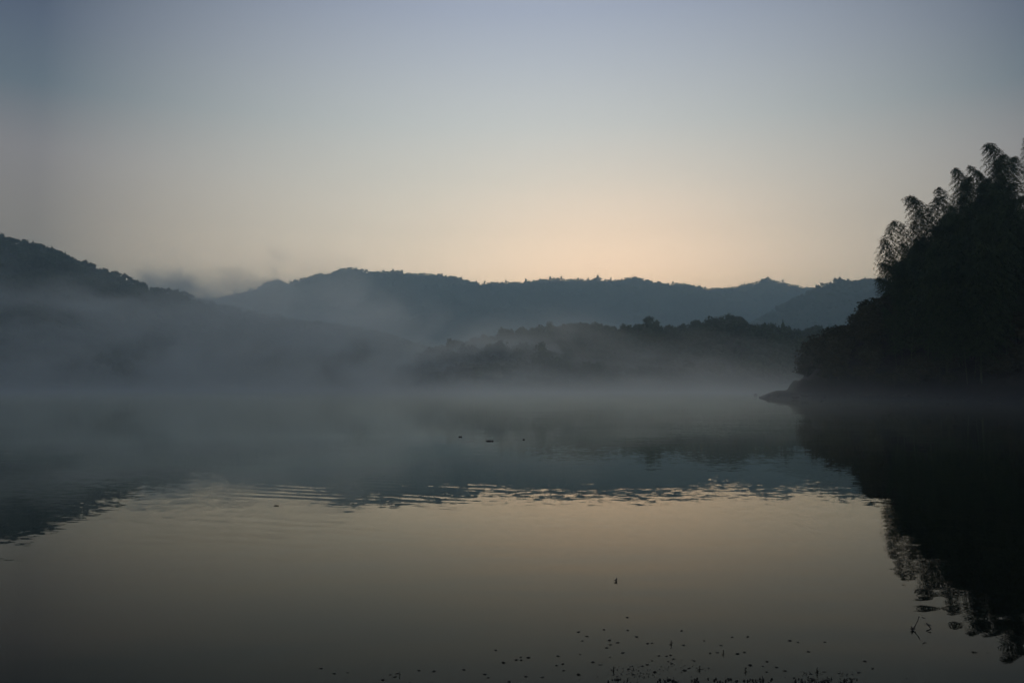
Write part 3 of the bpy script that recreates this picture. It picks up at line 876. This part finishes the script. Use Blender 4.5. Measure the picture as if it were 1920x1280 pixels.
for i, (px, py, hp, lb) in enumerate([
        (1258, 1207, 9, 'upright weed shoot standing highest among the floating leaves at centre right'),
        (1150, 1257, 10, 'weed shoot at the left end of the thick patch of floating bits'),
        (1312, 1254, 9, 'weed shoot with a crossbar of leaves right of the thick patch'),
        (1398, 1258, 9, 'weed shoot between two groups of floating leaves near the bottom edge'),
        (1532, 1260, 11, 'rightmost weed shoot near the bottom edge'),
        (749, 1265, 7, 'small weed shoot alone at the bottom left of the floating leaves'),
        (1356, 1224, 7, 'short weed shoot in a row of floating leaves right of the highest shoot'),
        (1430, 1275, 10, 'weed shoot cut by the bottom edge, right of the dense weed')]):
    sprig(px, py, hp, 500 + i, lb)
# fine bits and the weed at the very edge: nobody could count these
G = Geo()
def bit(px, py, w_, hgt=0.4):
    p = on_water(px, py, 0.0); s = w_ / F * p.y * 0.5
    a = rng.uniform(0, 6.28); c, n_ = math.cos(a), math.sin(a)
    base = [(1, 0), (0.3, 0.6), (-0.9, 0.35), (-0.5, -0.7), (0.6, -0.6)]
    V = [(p.x + s * (u * c - v * n_), p.y + s * (u * n_ + v * c), 0.002) for u, v in base]
    V.append((p.x, p.y, 0.002 + s * hgt * rng.uniform(0.6, 1.6)))
    G.add(V, [(0, 1, 5), (1, 2, 5), (2, 3, 5), (3, 4, 5), (4, 0, 5)])
for _ in range(95):
    bit(rng.gauss(1195, 26), min(1279, 1262 + rng.gauss(0, 9)), rng.uniform(1.5, 4.0))
for _ in range(45): bit(rng.uniform(1250, 1330), rng.uniform(1236, 1262), rng.uniform(1.2, 3))
for _ in range(60): bit(rng.uniform(1500, 1600), rng.uniform(1258, 1280), rng.uniform(1.5, 4))
for cx, wd in ((1160, 22), (1250, 20), (1262, 14), (1300, 12), (1352, 26), (1372, 14), (1410, 22), (1432, 12), (1505, 18), (1548, 14), (1530, 20), (1590, 14)):
    for _ in range(34):
        bit(rng.gauss(cx, wd * 0.5), rng.uniform(1272, 1300), rng.uniform(2.5, 6), 0.9)
for _ in range(70): bit(rng.uniform(600, 1750), rng.uniform(1255, 1300), rng.uniform(1.2, 3))
tag(link('floating_weed', G.mesh('floating_weed', M_DEBRIS)), 'fine dark weed and leaf bits floating at the near edge', kind='stuff')

# stick poking out of the water, with a knot at its foot
def stick(name, pxs, radii_px, label, cat, knot=None, lift=None):
    base = on_water(*pxs[0])
    pts = []
    for i, (px, py) in enumerate(pxs):
        q_ = at(px, py, base.y) if lift is None else on_water(px, py, lift)
        pts.append((q_.x - base.x, (q_.y - base.y) + 0.02 * i, q_.z))
    root = empty(name, (base.x, base.y, 0))
    tag(root, label, cat)
    G = Geo(); G.add(*tube(pts, [r / F * base.y for r in radii_px], 7)); link('shaft', G.mesh('shaft', M_WOOD), root)
    if knot:
        for j, kn in enumerate(knot):
            G = Geo(); kp = [at(a_, b_, base.y) - base for a_, b_ in kn[:-1]]
            kp = [(v.x, v.y, v.z + 0.0) for v in kp]
            G.add(*tube(kp, [r / F * base.y for r in kn[-1]], 6)); link('twig', G.mesh('twig', M_WOOD), root)
    return root
stick('stick', [(1711, 1181), (1718, 1175), (1726, 1166), (1731, 1159)], [1.4, 1.0, 0.8, 0.7], 'thin slanting stick poking out of the water at the right, knotted at its foot', 'stick',
      knot=[[(1706, 1178), (1711, 1179), (1717, 1178), (0.5, 1.6, 0.7)], [(1709, 1173), (1711, 1180), (1712, 1187), (0.5, 2.0, 0.4)], [(1728, 1156), (1731, 1158), (1736, 1158), (0.6, 0.8, 0.4)]])
stick('stick', [(1746, 1178), (1744, 1174), (1742, 1171)], [0.7, 1.0, 1.4], 'tiny bent twig out of the water just right of the slanting stick', 'stick', knot=[[(1739, 1172), (1743, 1171), (1746, 1172), (0.5, 1.1, 0.5)]])
stick('stick', [(1155, 1090), (1156, 1087), (1158, 1084)], [1.0, 1.1, 0.5], 'little forked twig alone in the middle of the bright water', 'stick',
      knot=[[(1151, 1088), (1154, 1088), (1157, 1090), (0.5, 1.1, 0.7)], [(1153, 1086), (1156, 1088), (1158, 1091), (0.3, 0.9, 0.5)]])
def drift(px, py, lpx, label, bumps):
    p = on_water(px, py); k = p.y / F
    L = lpx * k
    root = empty('driftwood', (p.x, p.y, 0)); tag(root, label, 'driftwood')
    G = Geo(); G.add(*tube([(-L / 2, 0, 0.0), (-L / 4, 0.01, 0.4 * k * 2), (L / 6, 0, 0.3 * k * 2), (L / 2, 0.02, 0.0)], [0.4 * k, 0.9 * k, 0.8 * k, 0.4 * k], 8))
    link('log', G.mesh('log', M_WOOD), root)
    for b_ in bumps:
        G = Geo(); G.add(*tube([(b_ * L, 0, 0), (b_ * L + 0.4 * k, 0, 1.1 * k), (b_ * L + 1.2 * k, 0, 1.9 * k)], [1.0 * k, 0.8 * k, 0.4 * k], 6))
        link('stub', G.mesh('stub', M_WOOD), root)
drift(863, 819, 7, 'small piece of driftwood, left of the three far out on the lake', [0.2])
drift(918, 827, 15, 'longest piece of driftwood, middle of the three far out on the lake', [-0.15, 0.35])
drift(982, 824, 4, 'tiny dark piece of driftwood, right of the three far out on the lake', [0.0])
drift(518, 948, 10, 'piece of driftwood with two humps floating alone left of the middle', [-0.3, 0.3])
